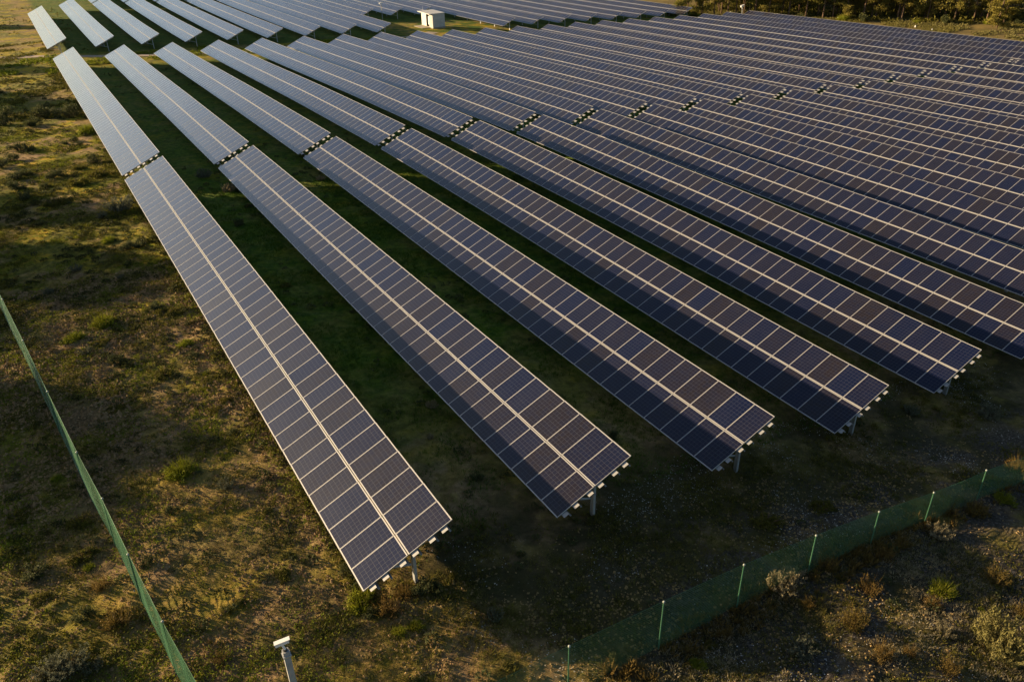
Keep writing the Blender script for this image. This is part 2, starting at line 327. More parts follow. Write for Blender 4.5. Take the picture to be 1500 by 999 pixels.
UVM = np.zeros((NF, 4, 2), np.float32); gi = int(np.where(MM == 1)[0][0]); UVM[gi] = [(0, 0), (1, 0), (1, 1), (0, 1)]
M['back'] = plain('module_backsheet', (.35, .35, .36), .6)
def module_mesh(name, mats4):
    """mats4: list of 4x4 numpy transforms; one mesh holding that many modules"""
    A = np.array(mats4); n = len(A); v = MQ.reshape(-1, 3); v4 = np.concatenate([v, np.ones((len(v), 1))], 1)
    W = np.einsum('nij,kj->nki', A, v4)[:, :, :3].reshape(-1, 3)
    me = npmesh(name, W, 4, [M['frame'], M['glass'], M['back']])
    me.polygons.foreach_set('material_index', np.tile(MM, n))
    uvl = me.uv_layers.new(name='UVMap'); uvl.data.foreach_set('uv', np.tile(UVM.reshape(-1, 2), (n, 1)).ravel())
    if n > 1:
        a_ = me.attributes.new('mrand', 'FLOAT', 'FACE'); a_.data.foreach_set('value', np.repeat(np.random.default_rng(n+len(name)).random(n), NF).astype(np.float32))
    return me
MOD1 = module_mesh('solar_module', [np.eye(4)])
rng = random.Random(5)
ORD = ['first', 'second', 'third', 'fourth', 'fifth', 'sixth', 'seventh', 'eighth', 'ninth', 'tenth', 'eleventh', 'twelfth', 'thirteenth', 'fourteenth', 'fifteenth', 'sixteenth', 'seventeenth', 'eighteenth', 'nineteenth', 'twentieth', 'twenty-first']
PURL = [.10, .24, .43, .57, .76, .90]
def table(row, y0, ncol, detail, nextn, nextf, label, group, nsup):
    x0 = (row-1)*P; zb = float(zlow(row, y0)[0])-HG
    root = empty('solar_table', (x0, y0, zb)); tag(root, label, 'solar panel table', group)
    ys = np.arange(ncol)*MW+MW/2; zz = zlow(row, y0+ys)-zb; dz = (zlow(row, y0+ys+1)-zlow(row, y0+ys-1))/2
    tr = []
    wob = random.Random(row*31+int(y0))
    ph = wob.random()*6
    for k in range(ncol):
        s_ = float(dz[k])
        for h in range(2):
            s = ML/2+h*(ML+.03); tl = TILT+R(wob.gauss(0, .07))+R(.22)*math.sin(k*.35+ph+h)
            ax = Vector((math.cos(tl), 0, math.sin(tl))); ay = Vector((0, 1, s_+wob.gauss(0, .001))).normalized(); az = ax.cross(ay).normalized(); ay = az.cross(ax)
            tr.append(Matrix(((ax.x, ay.x, az.x, s*CT), (ax.y, ay.y, az.y, ys[k]), (ax.z, ay.z, az.z, zz[k]+s*ST), (0, 0, 0, 1))))
    nind = {0: 0, 1: 100, 2: 96}[detail]; nind = min(nind, len(tr))
    for T in tr[:nind]:
        o = bpy.data.objects.new('solar_module', MOD1); C.objects.link(o); o.parent = root; o.matrix_local = T
    if nind < len(tr):
        o = link('solar_modules' if detail else 'panel_surface', module_mesh('modules', [np.array(T) for T in tr[nind:]]), root)
        if detail: o['kind'] = 'stuff'
    # purlins following the profile
    L = ncol*MW; ya = [-nextn]+[L*k/8 for k in range(1, 8)]+[L+nextf]
    for s in PURL:
        mb = MB(); sx = s*SW
        for a, b in zip(ya[:-1], ya[1:]):
            za, zc = float(zlow(row, y0+a)[0])-zb, float(zlow(row, y0+b)[0])-zb
            off = -.045
            def pt(y, z, ds, dn): return (sx*CT+ds*CT-dn*ST, y, z+sx*ST+ds*ST+dn*CT)
            for (d0, d1, n0, n1) in ((-.15, .06, off, off-.006), (.05, .06, off-.006, off-.15), (.06, .11, off-.144, off-.15)):
                c = [pt(yy, z_, dd, nn) for yy, z_ in ((a, za), (b, zc)) for dd, nn in ((d0, n0), (d1, n0), (d1, n1), (d0, n1))]
                n = len(mb.v); mb.v += c
                for f in ((0, 1, 5, 4), (1, 2, 6, 5), (2, 3, 7, 6), (3, 0, 4, 7), (0, 3, 2, 1), (4, 5, 6, 7)): mb.f.append(tuple(n+i for i in f)); mb.m.append(0)
        mb.build('purlin', M['purlin'], root)
    # posts, rafters, braces
    for k in range(nsup):
        yy = .45+(L-.9)*k/(nsup-1); z = float(zlow(row, y0+yy)[0])-zb; s = .60*SW
        xs = s*CT; top = z+s*ST-.24; bot = float(ground(x0+xs, y0+yy)[0])-zb-.25
        parts = [('post', lambda b_: (b_.box(xs-.05, xs+.05, yy-.085, yy+.085, bot, top+.05),)),
                 ('rafter', lambda b_: b_.bar((.08*SW*CT+.2*ST, yy+.12, z+.08*SW*ST-.2*CT), (.93*SW*CT+.2*ST, yy+.12, z+.93*SW*ST-.2*CT), .06, .09)),
                 ('brace', lambda b_: b_.bar((.20*SW*CT+.2*ST, yy+.10, z+.20*SW*ST-.24*CT), (xs, yy+.10, bot+.25+(top-bot-.25)*.42), .05, .05))]
        if detail == 2:
            for nm, fn in parts:
                mb = MB(); fn(mb); mb.build(nm, M['steel'], root)
        else:
            mb = MB()
            for nm, fn in parts: fn(mb)
            mb.build('support_frame', M['steel'], root)
    return root
for r in range(1, 22):
    nm = 'first (leftmost)' if r == 1 else ORD[r-1]
    table(r, yN[r], 48, 2, .17, .30, 'solar table of the nearest block, %s row from the left' % nm, 'solar tables of the nearest block', 10)
    table(r, LN+yN[r]+GAP, LCN, 1, .42, .12, 'solar table of the middle block beyond the narrow gap, %s row from the left' % nm, 'solar tables of the middle block', 13)
for r in range(1, 21):
    nm = 'first (leftmost)' if r == 1 else ORD[r-1]
    if r in (10, 11, 12): table(r, 158, 43, 0, .15, .1, 'shorter solar table set back behind the white cabin, %s of three from the left' % ORD[r-10], 'solar tables of the far block', 8)
    else: table(r, YD0, 68 if r > 1 else 56, 0, .15, .1, 'distant solar table beyond the dirt track, %s row from the left' % nm, 'solar tables of the far block', 12)
    if r >= 3: table(r, YE0, 60, 0, .2, .1, 'farthest solar table at the photo top, behind the %s far row' % nm, 'solar tables of the farthest block', 8)
# ------------------------------------------------------------------ fences
def fence(pts_posts, ends, label, hgt=2.0, lean=0.):
    """pts_posts: post positions; ends: polyline of the mesh"""
    x0, y0 = pts_posts[0]; root = empty('mesh_fence', (x0, y0, gz(x0, y0))); O = Vector(root.location); tag(root, label, 'fence')
    fp = []
    for (a, b) in zip(ends[:-1], ends[1:]):
        n = int(math.hypot(b[0]-a[0], b[1]-a[1])/.1)
        for k in range(n): fp.append((a[0]+(b[0]-a[0])*k/n, a[1]+(b[1]-a[1])*k/n))
    fp.append(ends[-1]); fp = np.array(fp)
    sm = zlow(fp[:, 0]/P+1, fp[:, 1])-HG; ri = rise(fp[:, 0], fp[:, 1])-.02; bul = (vnoise(fp[:, 0]*1.1, fp[:, 1]*1.1, 9)-.5)*.10
    dirv = np.gradient(fp, axis=0); dirv /= np.linalg.norm(dirv, axis=1)[:, None]; nrm = np.stack([-dirv[:, 1], dirv[:, 0]], 1)
    def P3(i, h): q = fp[i]+nrm[i]*bul[i]*math.sin(math.pi*h/hgt); return np.array([q[0]-lean*(1-h/hgt), q[1], sm[i]+ri[i]+h*(hgt-ri[i])/hgt])-np.array(O)
    quads = []
    def ribbon(A, B, wv):   # thin two-sided strip cross
        quads.append([A-wv, B-wv, B+wv, A+wv])
    up_v = np.array([0, 0, .0105])
    hs = np.arange(.05, hgt+.001, .075)
    for h in hs:
        prev = None
        for i in range(0, len(fp), 3):
            q = P3(i, h)
            if prev is not None:
                quads.append([prev-up_v, q-up_v, q+up_v, prev+up_v]); nn = np.array([*nrm[i], 0])*.0045; quads.append([prev-nn, q-nn, q+nn, prev+nn])
            prev = q
    for i in range(len(fp)):
        tv = np.array([*dirv[i], 0])*.0012; nv = np.array([*nrm[i], 0])*.0012; hp = [.04, .7, 1.35, hgt]
        for a, b in zip(hp[:-1], hp[1:]):
            A, B = P3(i, a), P3(i, b); quads.append([A-tv, A+tv, B+tv, B-tv]); quads.append([A-nv, A+nv, B+nv, B-nv])
    link('wire_mesh', npmesh('wire_mesh', np.array(quads).reshape(-1, 3), 4, [M['green_wire']]), root)
    tw = MB(); tw.tube([P3(i, hgt) for i in list(range(0, len(fp), 10))+[len(fp)-1]], .006, 5); tw.build('top_wire', M['green_wire'], root)
    for (x, y) in pts_posts:
        zb = float(zlow(x/P+1, y)[0])-HG; mb = MB(); p0 = Vector((x-lean*1.1, y, zb-.2))-O; p1 = Vector((x, y, zb+hgt+.03))-O
        ln = Vector((rng.gauss(0, .012), rng.gauss(0, .012), 0))
        mb.tube([p0, p1+ln], .023, 8); po = mb.build('fence_post', M['green_post'], root)
        cp_ = MB(); cp_.tube([p1+ln-Vector((0, 0, .005)), p1+ln+Vector((0, 0, .03)), p1+ln+Vector((0, 0, .045))], [.036, .036, .018], 8); cp_.build('post_cap', M['cap'], po)
    return root
front_posts = [(-4.4, -5.45), (-2.0, -5.45), (.6, -5.42), (3.62, -5.40), (6.77, -5.43), (9.98, -5.35), (13.15, -5.40), (16.21, -5.49), (19.06, -5.64), (22.2, -5.74), (24.9, -5.99), (28, -6.1), (31, -6.2), (34, -6.3), (37, -6.4)]
fence([(x, y-.04) for x, y in front_posts], [front_posts[0]]+front_posts[3:], 'green wire mesh fence with slim posts crossing the lower right corner')
left_posts = [(-4.75, -2.5), (-5.25, .82), (-5.65, 4.05), (-6.01, 7.2), (-6.45, 10.47), (-7.05, 15.53), (-7.67, 20.93), (-8.33, 26.39), (-8.95, 31.5), (-9.6, 36.5), (-10.3, 42), (-11, 47.5)]
fence(left_posts, [(-4.5, -5.4)]+left_posts, 'green wire mesh fence running down the left edge, seen almost from above', 2.0, .10)
# ------------------------------------------------------------------ camera poles
def campole(loc, H, wd, az, label, s=1.0):
    z = gz(*loc); root = empty('camera_pole', (loc[0], loc[1], z)); tag(root, label, 'camera pole')
    a = MB(); h = wd/2
    v = [(-h, -h), (h, -h), (h, h), (-h, h)]; c = h*.22
    ring = [(-h+c, -h), (h-c, -h), (h, -h+c), (h, h-c), (h-c, h), (-h+c, h), (-h, h-c), (-h, -h+c)]
    for zz in (-.3, H): a.v += [(x, y, zz) for x, y in ring]
    for k in range(8): a.f.append((k, (k+1) % 8, 8+(k+1) % 8, 8+k)); a.m.append(0)
    a.f.append(tuple(range(8, 16))); a.m.append(0); a.build('pole', M['concrete'], root)
    b = MB(); b.tube([(0, 0, H-.02), (0, 0, H+.05*s)], .055*s, 12); b.build('socket', M['dark'], root)
    b = MB(); b.box(-h-.02, h+.02, -h-.02, h+.02, H-.16, H-.12); b.build('collar', M['steel'], root)
    b = MB(); b.tube([(0, 0, H+.04), (-.03*s, .02, H+.15*s), (-.05*s, .03, H+.22*s)], .028*s, 8); b.build('bracket', M['white'], root)
    Mx = Matrix.Translation((-.04*s, .03, H+.28*s)) @ Matrix.Rotation(az, 4, 'Z') @ Matrix.Rotation(R(-6), 4, 'Y')
    b = MB(); b.box(-.17*s, .17*s, -.05*s, .05*s, -.055*s, .045*s, 0, Mx); b.box(-.18*s, .21*s, -.062*s, .062*s, .047*s, .062*s, 0, Mx); hb = b.build('camera_housing', M['white'], root)
    b = MB(); b.tube([Mx @ Vector((.171*s, 0, -.005)), Mx @ Vector((.176*s, 0, -.005))], .035*s, 10); b.build('lens', M['dark'], hb)
    return root
campole((-2.9, -3.41), 3.86, .15, R(-9), 'grey square pole with white security camera on top, at the bottom edge', .92)
campole((141.2, 124.6), 1.9, .12, R(10), 'small distant camera pole with white head beyond the far end of the middle block', 3.2)
campole((66.2, 157.0), 2.9, .12, R(10), 'small camera pole with white head beside the tables behind the cabin', 2.2)
# ------------------------------------------------------------------ white cabin
cx, cyb = 70.3, 140.4; W_, D_, H_ = 2.75, 5.3, 2.55; zc = float(zlow(cx/P+1, cyb+2)[0])-HG+.22
M['cabin'] = plain('cabin_paint', (.48, .47, .44), .6, 0, .18, 1.5)
cab = empty('equipment_cabin', (cx, cyb, zc)); tag(cab, 'white metal equipment cabin with flat roof and open door among far tables', 'cabin')
b = MB(); b.box(-.06, W_+.06, -.06, D_+.06, -.7, 0); b.box(-1.9, -.06, 1.3, 5.2, -.7, -.06); b.build('base_slab', M['brownwood'], cab)
b = MB(); T_ = .08
b.box(0, W_, 0, T_, 0, H_); b.box(0, W_, D_-T_, D_, 0, H_); b.box(W_-T_, W_, T_, D_-T_, 0, H_)
b.box(0, T_, T_, 1.7, 0, H_); b.box(0, T_, 3.0, D_-T_, 0, H_); b.box(0, T_, 1.7, 3.0, 2.3, H_)
for k in range(9): b.box(.12+k*.295, .20+k*.295, -.025, 0, .1, H_-.1)
for k in range(5): b.box(-.025, 0, .15+k*.3, .23+k*.3, .1, H_-.1)
b.build('wall', M['cabin'], cab)
b = MB(); b.box(-.75, W_+.05, -.06, D_+.25, H_, H_+.14); rf = b.build('roof', M['cabin'], cab)
b = MB(); b.tube([(.2, D_-.4, H_+.14), (.2, D_-.4, H_+1.0)], .03, 6); b.build('antenna', M['steel'], rf)
b = MB(); b.box(-.055, 0, 0, 1.25, .02, 2.25, 0, Matrix.Translation((0, 3.0, 0)) @ Matrix.Rotation(R(-12), 4, 'Z')); dr = b.build('door', M['white'], cab)
b = MB(); b.box(-.11, -.06, 1.0, 1.12, 1.0, 1.06, 0, Matrix.Translation((0, 3.0, 0)) @ Matrix.Rotation(R(-12), 4, 'Z')); b.build('handle', M['dark'], dr)
b = MB(); b.box(.25, .30, 1.9, 2.8, .3, 1.9); b.box(.3, .8, 1.9, 2.8, .3, 1.9); b.build('switch_cabinet', M['steel'], cab)
for (x, y, lb) in ((154.1, 85.4, 'small white marker stone in dry grass, nearer right one of a pair'), (155.9, 90.4, 'small white marker stone in dry grass, farther left one of a pair'), (154.8, 108.9, 'lone small white marker stone far off below the forest edge')):
    z = gz(x, y); b = MB(); b.box(-.10, .10, -.09, .09, -.2, .36); b.box(-.07, .07, -.06, .06, .36, .43); o = b.build('marker_stone', M['white']); o.location = (x, y, z); tag(o, lb, 'marker stone', 'white marker stones')
# ------------------------------------------------------------------ shrubs
def cloud(seed, n, clumps, rad, flat, leaf, spread=.28, upbias=.3, stretch=1.):
    r = np.random.default_rng(seed); cc = r.normal(size=(clumps, 3)); cc /= np.linalg.norm(cc, axis=1)[:, None]; cc *= (r.random(clumps)**.5)[:, None]*rad*.8
    cc[:, 2] = np.abs(cc[:, 2])*flat+rad*flat*.15; which = r.integers(0, clumps, n); sz = rad*spread*(.6+.8*r.random(clumps))
    off = r.normal(size=(n, 3)); off /= np.linalg.norm(off, axis=1)[:, None]; off *= (r.random(n)**.4)[:, None]*sz[which][:, None]; off[:, 2] *= flat**.5
    c = cc[which]+off; c[:, 2] = np.maximum(c[:, 2], .01)
    a = r.normal(size=(n, 3)); a[:, 2] += upbias*2; a /= np.linalg.norm(a, axis=1)[:, None]; b = np.cross(a, r.normal(size=(n, 3))); b /= np.linalg.norm(b, axis=1)[:, None]
    l = leaf*(.6+.8*r.random(n))[:, None]; A = c-b*l*.32; B = c+b*l*.32; T = c+a*l*stretch
    return np.stack([A, B, T], 1).reshape(-1, 3)
def spikes(seed, n, rad, hgt, wd, lean=.5):
    r = np.random.default_rng(seed); th = r.random(n)*6.283; q = r.random(n)**.6*rad*.45; base = np.stack([np.cos(th)*q, np.sin(th)*q, np.zeros(n)], 1)
    tip = base*(1+1.3*lean*(.5+r.random(n)))[:, None]; tip[:, :2] += r.normal(size=(n, 2))*rad*.15; tip[:, 2] = hgt*(.55+.5*r.random(n)); side = np.cross(tip-base, r.normal(size=(n, 3))); side /= np.linalg.norm(side, axis=1)[:, None]
    return np.stack([base-side*wd, base+side*wd, tip], 1).reshape(-1, 3)
def plume(seed, nst, per, rad, hgt, leaf):
    """upright stems clothed in small leaves"""
    r = np.random.default_rng(seed); out = []
    for k in range(nst):
        th = r.random()*6.283; q = r.random()**.5*rad; b0 = np.array([math.cos(th)*q*.5, math.sin(th)*q*.5, 0]); tp = np.array([math.cos(th)*q*1.05, math.sin(th)*q*1.05, hgt*(.6+.45*r.random())*(1-.25*q/rad)])
        u = .15+.85*r.random(per); c = b0+(tp-b0)*u[:, None]+r.normal(size=(per, 3))*leaf*.55*(1.35-u)[:, None]; a = r.normal(size=(per, 3))*.6; a[:, 2] += 1; a /= np.linalg.norm(a, axis=1)[:, None]
        b = np.cross(a, r.normal(size=(per, 3))); b /= np.linalg.norm(b, axis=1)[:, None]; l = leaf*(.6+.8*r.random(per))[:, None]
        out.append(np.stack([c-b*l*.2, c+b*l*.2, c+a*l], 1).reshape(-1, 3))
        sd = np.array([.006, 0, 0]); out.append(np.array([b0-sd, b0+sd, tp]))
    return np.concatenate(out)
PROTO = {}
for v in range(3):
    PROTO[0, v] = npmesh('shrub_foliage', cloud(10+v, 1500, 16, 1., .8, .10), 3, [M['leaf0']])
    PROTO[1, v] = npmesh('heath_foliage', cloud(20+v, 1700, 26, 1., .35, .085, .25), 3, [M['leaf1']])
    PROTO[2, v] = npmesh('silver_foliage', plume(30+v, 46, 34, .85, .9, .11), 3, [M['leaf2']])
    PROTO[3, v] = npmesh('yellow_foliage', np.concatenate([cloud(40+v, 1000, 20, 1., .4, .11), spikes(45+v, 260, 1., .75, .018)]), 3, [M['leaf3']])
    PROTO[4, v] = npmesh('rust_foliage', np.concatenate([cloud(50+v, 700, 18, 1., .5, .09), spikes(55+v, 60, 1., 1.25, .012, .8), plume(58+v, 14, 22, .7, 1.3, .09)]), 3, [M['leaf4']])
    PROTO[5, v] = npmesh('cream_foliage', plume(60+v, 60, 30, .9, .8, .12), 3, [M['leaf5']])
    PROTO[6, v] = npmesh('broom_foliage', plume(70+v, 120, 60, 1., 1.15, .085), 3, [M['leaf6']])
stm = MB(); rr_ = random.Random(3)
for k in range(9):
    th = rr_.random()*6.28; q = .3+.35*rr_.random(); stm.tube([(0, 0, -.1), (math.cos(th)*q*.5, math.sin(th)*q*.5, .22), (math.cos(th)*q, math.sin(th)*q, .42)], [.03, .02, .008], 4)
STEM = stm.mesh('stems', M['twig'])
KIND = {0: ('shrub', 'rounded grey-green shrub', 'shrub'), 1: ('heath_shrub', 'low spreading dark heath shrub', 'shrub'), 2: ('silver_shrub', 'upright silvery green shrub', 'shrub'), 3: ('yellow_shrub', 'bright yellow-green leafy shrub', 'shrub'), 4: ('rust_shrub', 'rust-orange twiggy shrub', 'shrub'), 5: ('cream_shrub', 'pale cream flowering shrub', 'shrub'), 6: ('broom_bush', 'large upright broom bush', 'bush')}
BUSH=[[-6.59,68.21,0.67,0],[-5.69,67.2,0.52,0],[-7.31,64.6,0.5,0],[-8.1,62.63,0.56,0],[-7.18,57.79,0.53,0],[-6.51,58.47,0.43,0],[-7.39,54.64,0.48,0],[-6.78,54.4,0.25,0],[-5.32,53.92,0.28,0],[-4.98,51.75,0.31,0],[-4.65,56.08,0.39,0],[-4.16,56.6,0.46,0],[-1.96,68.4,0.34,0],[-2.82,67.86,0.26,0],[-1.71,66.66,0.29,0],[-1.21,59.26,0.47,0],[-2.62,57.81,0.43,1],[-2.98,52.77,0.74,1],[-1.22,54.36,0.7,1],[-3.13,47.6,0.23,0],[-5.03,48.44,0.7,1],[-1.12,43.93,0.88,2],[-6.78,51.3,0.49,0],[-0.42,71.41,0.78,3],[-1.36,80.76,1.03,0],[-2.78,84.05,0.53,0],[-3.35,86.69,0.63,0],[-3.87,82.48,0.87,0],[-4.96,78.78,0.75,0],[-7.32,85.44,0.89,0],[-7.48,81.63,0.69,0],[-0.58,85.15,0.4,0],[-7.22,49.16,0.41,1],[-2.4,42.99,0.32,2],[-6.18,44.1,0.27,0],[-2.57,37.96,0.37,3],[-1.77,35.65,0.36,0],[-1.18,35.51,0.38,0],[-4.88,33.86,0.35,2],[-2.77,31.06,0.22,2],[-6.53,31.0,0.27,2],[-2.74,26.59,0.2,0],[-1.81,25.46,0.34,0],[-1.34,24.61,0.51,1],[-0.63,24.33,0.31,1],[-5.39,26.29,0.28,1],[-4.36,25.0,0.51,3],[-3.05,23.33,0.42,1],[-5.82,24.1,0.43,3],[-4.8,22.81,0.34,1],[-5.53,22.29,0.28,2],[-4.37,20.58,0.29,0],[-1.21,20.33,0.32,3],[-1.17,18.97,0.24,0],[-1.0,17.02,0.17,3],[-2.67,18.0,0.41,1],[-1.39,15.74,0.16,3],[-1.42,13.65,0.34,1],[-4.89,16.16,0.29,1],[-1.13,11.71,0.18,0],[-0.83,14.1,0.25,1],[-3.4,10.07,0.51,3],[-2.17,8.28,0.27,2],[-4.14,7.93,0.19,0],[-6.97,6.55,0.17,3],[-7.1,7.16,0.4,1],[-6.74,5.39,0.3,4],[-7.29,4.42,0.29,0],[-6.51,3.63,0.43,4],[-7.9,2.62,0.47,2],[-8.3,2.69,0.4,2],[-7.34,2.23,0.23,2],[-7.03,9.17,0.36,1],[-8.58,7.14,0.4,0],[-3.07,2.38,0.14,1],[-1.76,2.79,0.28,1],[-4.18,0.64,0.22,4],[-7.53,12.28,0.21,3],[-8.45,5.89,0.28,1],[-8.81,10.55,0.37,1],[-5.36,5.7,0.2,0],[-0.01,0.46,0.38,3],[1.79,-0.05,0.34,0],[0.55,-0.28,0.37,4],[1.23,0.09,0.29,4],[2.19,-0.33,0.22,0],[1.02,-1.2,0.24,3],[0.56,-1.2,0.19,3],[0.16,-0.2,0.22,0],[0.06,1.89,0.21,0],[5.48,-5.09,0.17,0],[3.27,-2.08,0.24,2],[11.92,-5.45,0.41,5],[12.55,-5.37,0.3,5],[13.89,-5.57,0.33,4],[13.17,-5.69,0.25,4],[10.29,-7.63,0.38,2],[12.53,-7.74,0.41,4],[16.25,-8.19,0.39,3],[20.55,-5.69,0.36,4],[25.75,-5.42,0.43,4],[15.46,-10.57,0.98,6],[12.96,-9.27,0.19,4],[16.54,-9.28,0.1,3],[10.72,-5.32,0.12,4],[17.58,-10.02,0.32,4],[12.2,-8.9,.3,4],[14.6,-9.3,.26,5],[15.4,-8.4,.25,4],[18.3,-8.8,.35,4],[11.2,-9.8,.28,2],[13.4,-10.2,.3,4],[17.2,-6.1,.3,4],[19.0,-6.3,.35,5],[21.6,-6.2,.4,4],[23.2,-6.3,.35,3],[8.9,-6.0,.25,4],[7.4,-6.4,.2,3],[16.1,-6.2,.28,4],[14.03,-2.9,0.53,1],[16.6,-3.22,0.42,1],[14.29,-6.97,0.33,4],[12.07,-6.36,0.22,4],[6.86,-5.55,0.13,4],[8.23,-6.09,0.2,1],[5.9,49.53,0.6,2],[6.76,44.78,0.56,5],[13.79,44.37,0.34,5],[6.76,9.45,0.21,5],[5.7,7.44,0.14,5],[26.36,-0.22,0.28,2],[29.07,-2.28,0.47,2],[7.87,17.6,0.36,0],[5.39,36.67,0.4,0],[7.59,42.42,0.38,1],[8.64,34.97,0.44,0],[5.12,24.91,0.32,1],[11.3,9.73,0.25,0],[12.56,4.16,0.2,0],[6.09,4.14,0.23,0]]
def zone(x, y):
    if y < -5.5 and x > -4: return 'outside the right fence', 'left', x
    if y < -1.2 and x > -1: return 'inside the right fence', 'left', x
    if x < -5.2-.12*max(y, 0)*.98 and y < 33: return 'outside the left fence', 'front', y
    if x < -0.0+(.9 if y < 3 else 0) and y < 14: return 'between left fence and first row', 'front', y
    if x < .3 and y < 49: return 'left of the nearest first row', 'front', y
    if x < .3: return 'left of the middle block', 'front', y
    if y < 3 and x < 5: return 'at the front end of the first row', 'left', x
    if y < 3: return 'by the front ends of the other rows', 'left', x
    return 'in the lanes between rows', 'front', y
zs = {}
for i, (x, y, r_, k) in enumerate(BUSH):
    zn, side, key = zone(x, y); zs.setdefault((zn, k, side), []).append((key, i))
lab = {}
ORDX = ORD+['twenty-second', 'twenty-third', 'twenty-fourth', 'twenty-fifth', 'twenty-sixth', 'twenty-seventh', 'twenty-eighth', 'twenty-ninth', 'thirtieth']+['thirty-'+q for q in ORD[:9]]
for (zn, k, side), L_ in zs.items():
    L_.sort()
    for n_, (key, i) in enumerate(L_):
        lab[i] = KIND[k][1]+' '+zn+('' if len(L_) == 1 else ', %s from the %s' % (ORDX[n_], side))
for i, (x, y, r_, k) in enumerate(BUSH):
    z = gz(x, y); root = empty(KIND[k][0], (x, y, z-.02)); sc = r_*(1.5 if k < 6 else 1.0); tag(root, lab[i], KIND[k][2], 'shrubs on the field')
    rot = Matrix.Rotation(rng.random()*6.28, 4, 'Z') @ Matrix.Diagonal((sc*(.9+.3*rng.random()), sc*(.85+.25*rng.random()), sc*(.85+.35*rng.random()), 1))
    link('foliage', PROTO[k, i % 3], root, rot)
    if r_ > .3: link('stems', STEM, root, rot)
# ------------------------------------------------------------------ ground cover nobody could count
def scatter(name, n, region, dens, maker, mats, loops=3, seed=1):
    r = np.random.default_rng(seed); x = r.uniform(region[0], region[1], n); y = r.uniform(region[2], region[3], n); keep = r.random(n) < dens(x, y); x, y = x[keep], y[keep]; z = ground(x, y)
    V = maker(r, x, y, z); o = link(name, npmesh(name, V, loops, mats)); o['kind'] = 'stuff'; return o
def blades(hmin, hmax, wd, lean):
    def f(r, x, y, z):
        K = 5; n = len(x); x = np.repeat(x, K)+r.normal(size=n*K)*.035; y = np.repeat(y, K)+r.normal(size=n*K)*.035; z = np.repeat(z, K)-.01; h = r.uniform(hmin, hmax, n*K); th = r.random(n*K)*6.283
        dx, dy = np.cos(th)*wd, np.sin(th)*wd; lx, ly = r.normal(size=n*K)*lean*h, r.normal(size=n*K)*lean*h
        return np.stack([np.stack([x-dx, y-dy, z], 1), np.stack([x+dx, y+dy, z], 1), np.stack([x+lx, y+ly, z+h], 1)], 1).reshape(-1, 3)
    return f
def mats_leaf(size, hgt):
    def f(r, x, y, z):
        K = 9; n = len(x); s = np.repeat(r.uniform(.5, 1.3, n), K); x = np.repeat(x, K)+r.normal(size=n*K)*.075*s; y = np.repeat(y, K)+r.normal(size=n*K)*.075*s; z = np.repeat(z, K)+np.abs(r.normal(size=n*K))*hgt*s
        c = np.stack([x, y, z], 1); a = r.normal(size=(n*K, 3)); a[:, 2] = np.abs(a[:, 2])*.8; a /= np.linalg.norm(a, axis=1)[:, None]; b = np.cross(a, r.normal(size=(n*K, 3))); b /= np.linalg.norm(b, axis=1)[:, None]; l = size*r.uniform(.5, 1.3, n*K)[:, None]
        return np.stack([c-b*l*.35, c+b*l*.35, c+a*l], 1).reshape(-1, 3)
    return f
nz = lambda x, y, f, s: vnoise(x*f, y*f, s)
strip_left = lambda x, y: ((x < .6) | (y < -.5)).astype(float)
# low moss and herb mats on the dry strip, densest beside the first row's low edge
scatter('heath_mats', 80000, (-10, 1.0, -4, 62), lambda x, y: np.clip((nz(x, y, .8, 31)-.56)*4, 0, 1)*.55+np.clip(1-np.abs(x-.25)/.55, 0, 1)*(.35+.65*(nz(x, y, .9, 5) > .35))*(y > -.5), mats_leaf(.065, .05), [M['leaf1']], seed=2)
scatter('herb_mats', 60000, (-10, 1.0, -4, 75), lambda x, y: np.clip((nz(x, y, .55, 77)-.60)*5, 0, 1)*.6+.35*np.clip(1-np.abs(x+.1)/.6, 0, 1)*(nz(x, y, .7, 15) > .5)*(y > 3), mats_leaf(.06, .045), [M['leaf3']], seed=3)
scatter('dry_grass', 110000, (-11, 1.2, -9, 60), lambda x, y: np.clip((nz(x, y, .7, 41)-.42)*3, 0, 1)*.5*(y > -9), blades(.05, .14, .007, .5), [M['grass_y']], seed=4)
scatter('far_tussocks', 26000, (-14, 2.0, 55, 150), lambda x, y: np.clip((nz(x, y, .35, 51)-.62)*5, 0, 1), mats_leaf(.14, .07), [M['leaf1']], seed=5)
scatter('yellow_flower_patches', 9000, (-14, 60.0, 112, 132), lambda x, y: np.clip((nz(x, y, .35, 61)-.45)*4, 0, 1)*((y > 119) | (x < 0)), mats_leaf(.24, .10), [M['leaf3']], seed=6)
scatter('lane_grass', 90000, (2.0, 38, 1, 46), lambda x, y: np.clip((nz(x, y, .8, 71)-.30)*3, 0, 1)*.8, blades(.06, .20, .010, .5), [M['grass_g']], seed=7)
scatter('heath_before_forest', 30000, (140, 185, 45, 150), lambda x, y: np.clip((nz(x, y, .3, 81)-.35)*4, 0, 1), mats_leaf(.26, .12), [M['leaf6'], ], seed=8)
scatter('dry_stalks_before_forest', 24000, (140, 185, 45, 150), lambda x, y: np.clip((nz(x, y, .25, 91)-.45)*4, 0, 1), blades(.25, .6, .05, .4), [M['grass_y']], seed=9)
scatter('lane_weeds', 14000, (3.0, 60, 3, 120), lambda x, y: np.clip((nz(x, y, .5, 101)-.62)*5, 0, 1), mats_leaf(.11, .08), [M['leaf0']], seed=10)
scatter('front_dry_grass', 60000, (-5, 22, -14, .5), lambda x, y: np.clip((nz(x, y, .7, 111)-.42)*4, 0, 1)*.8, blades(.06, .16, .007, .6), [M['grass_y']], seed=11)
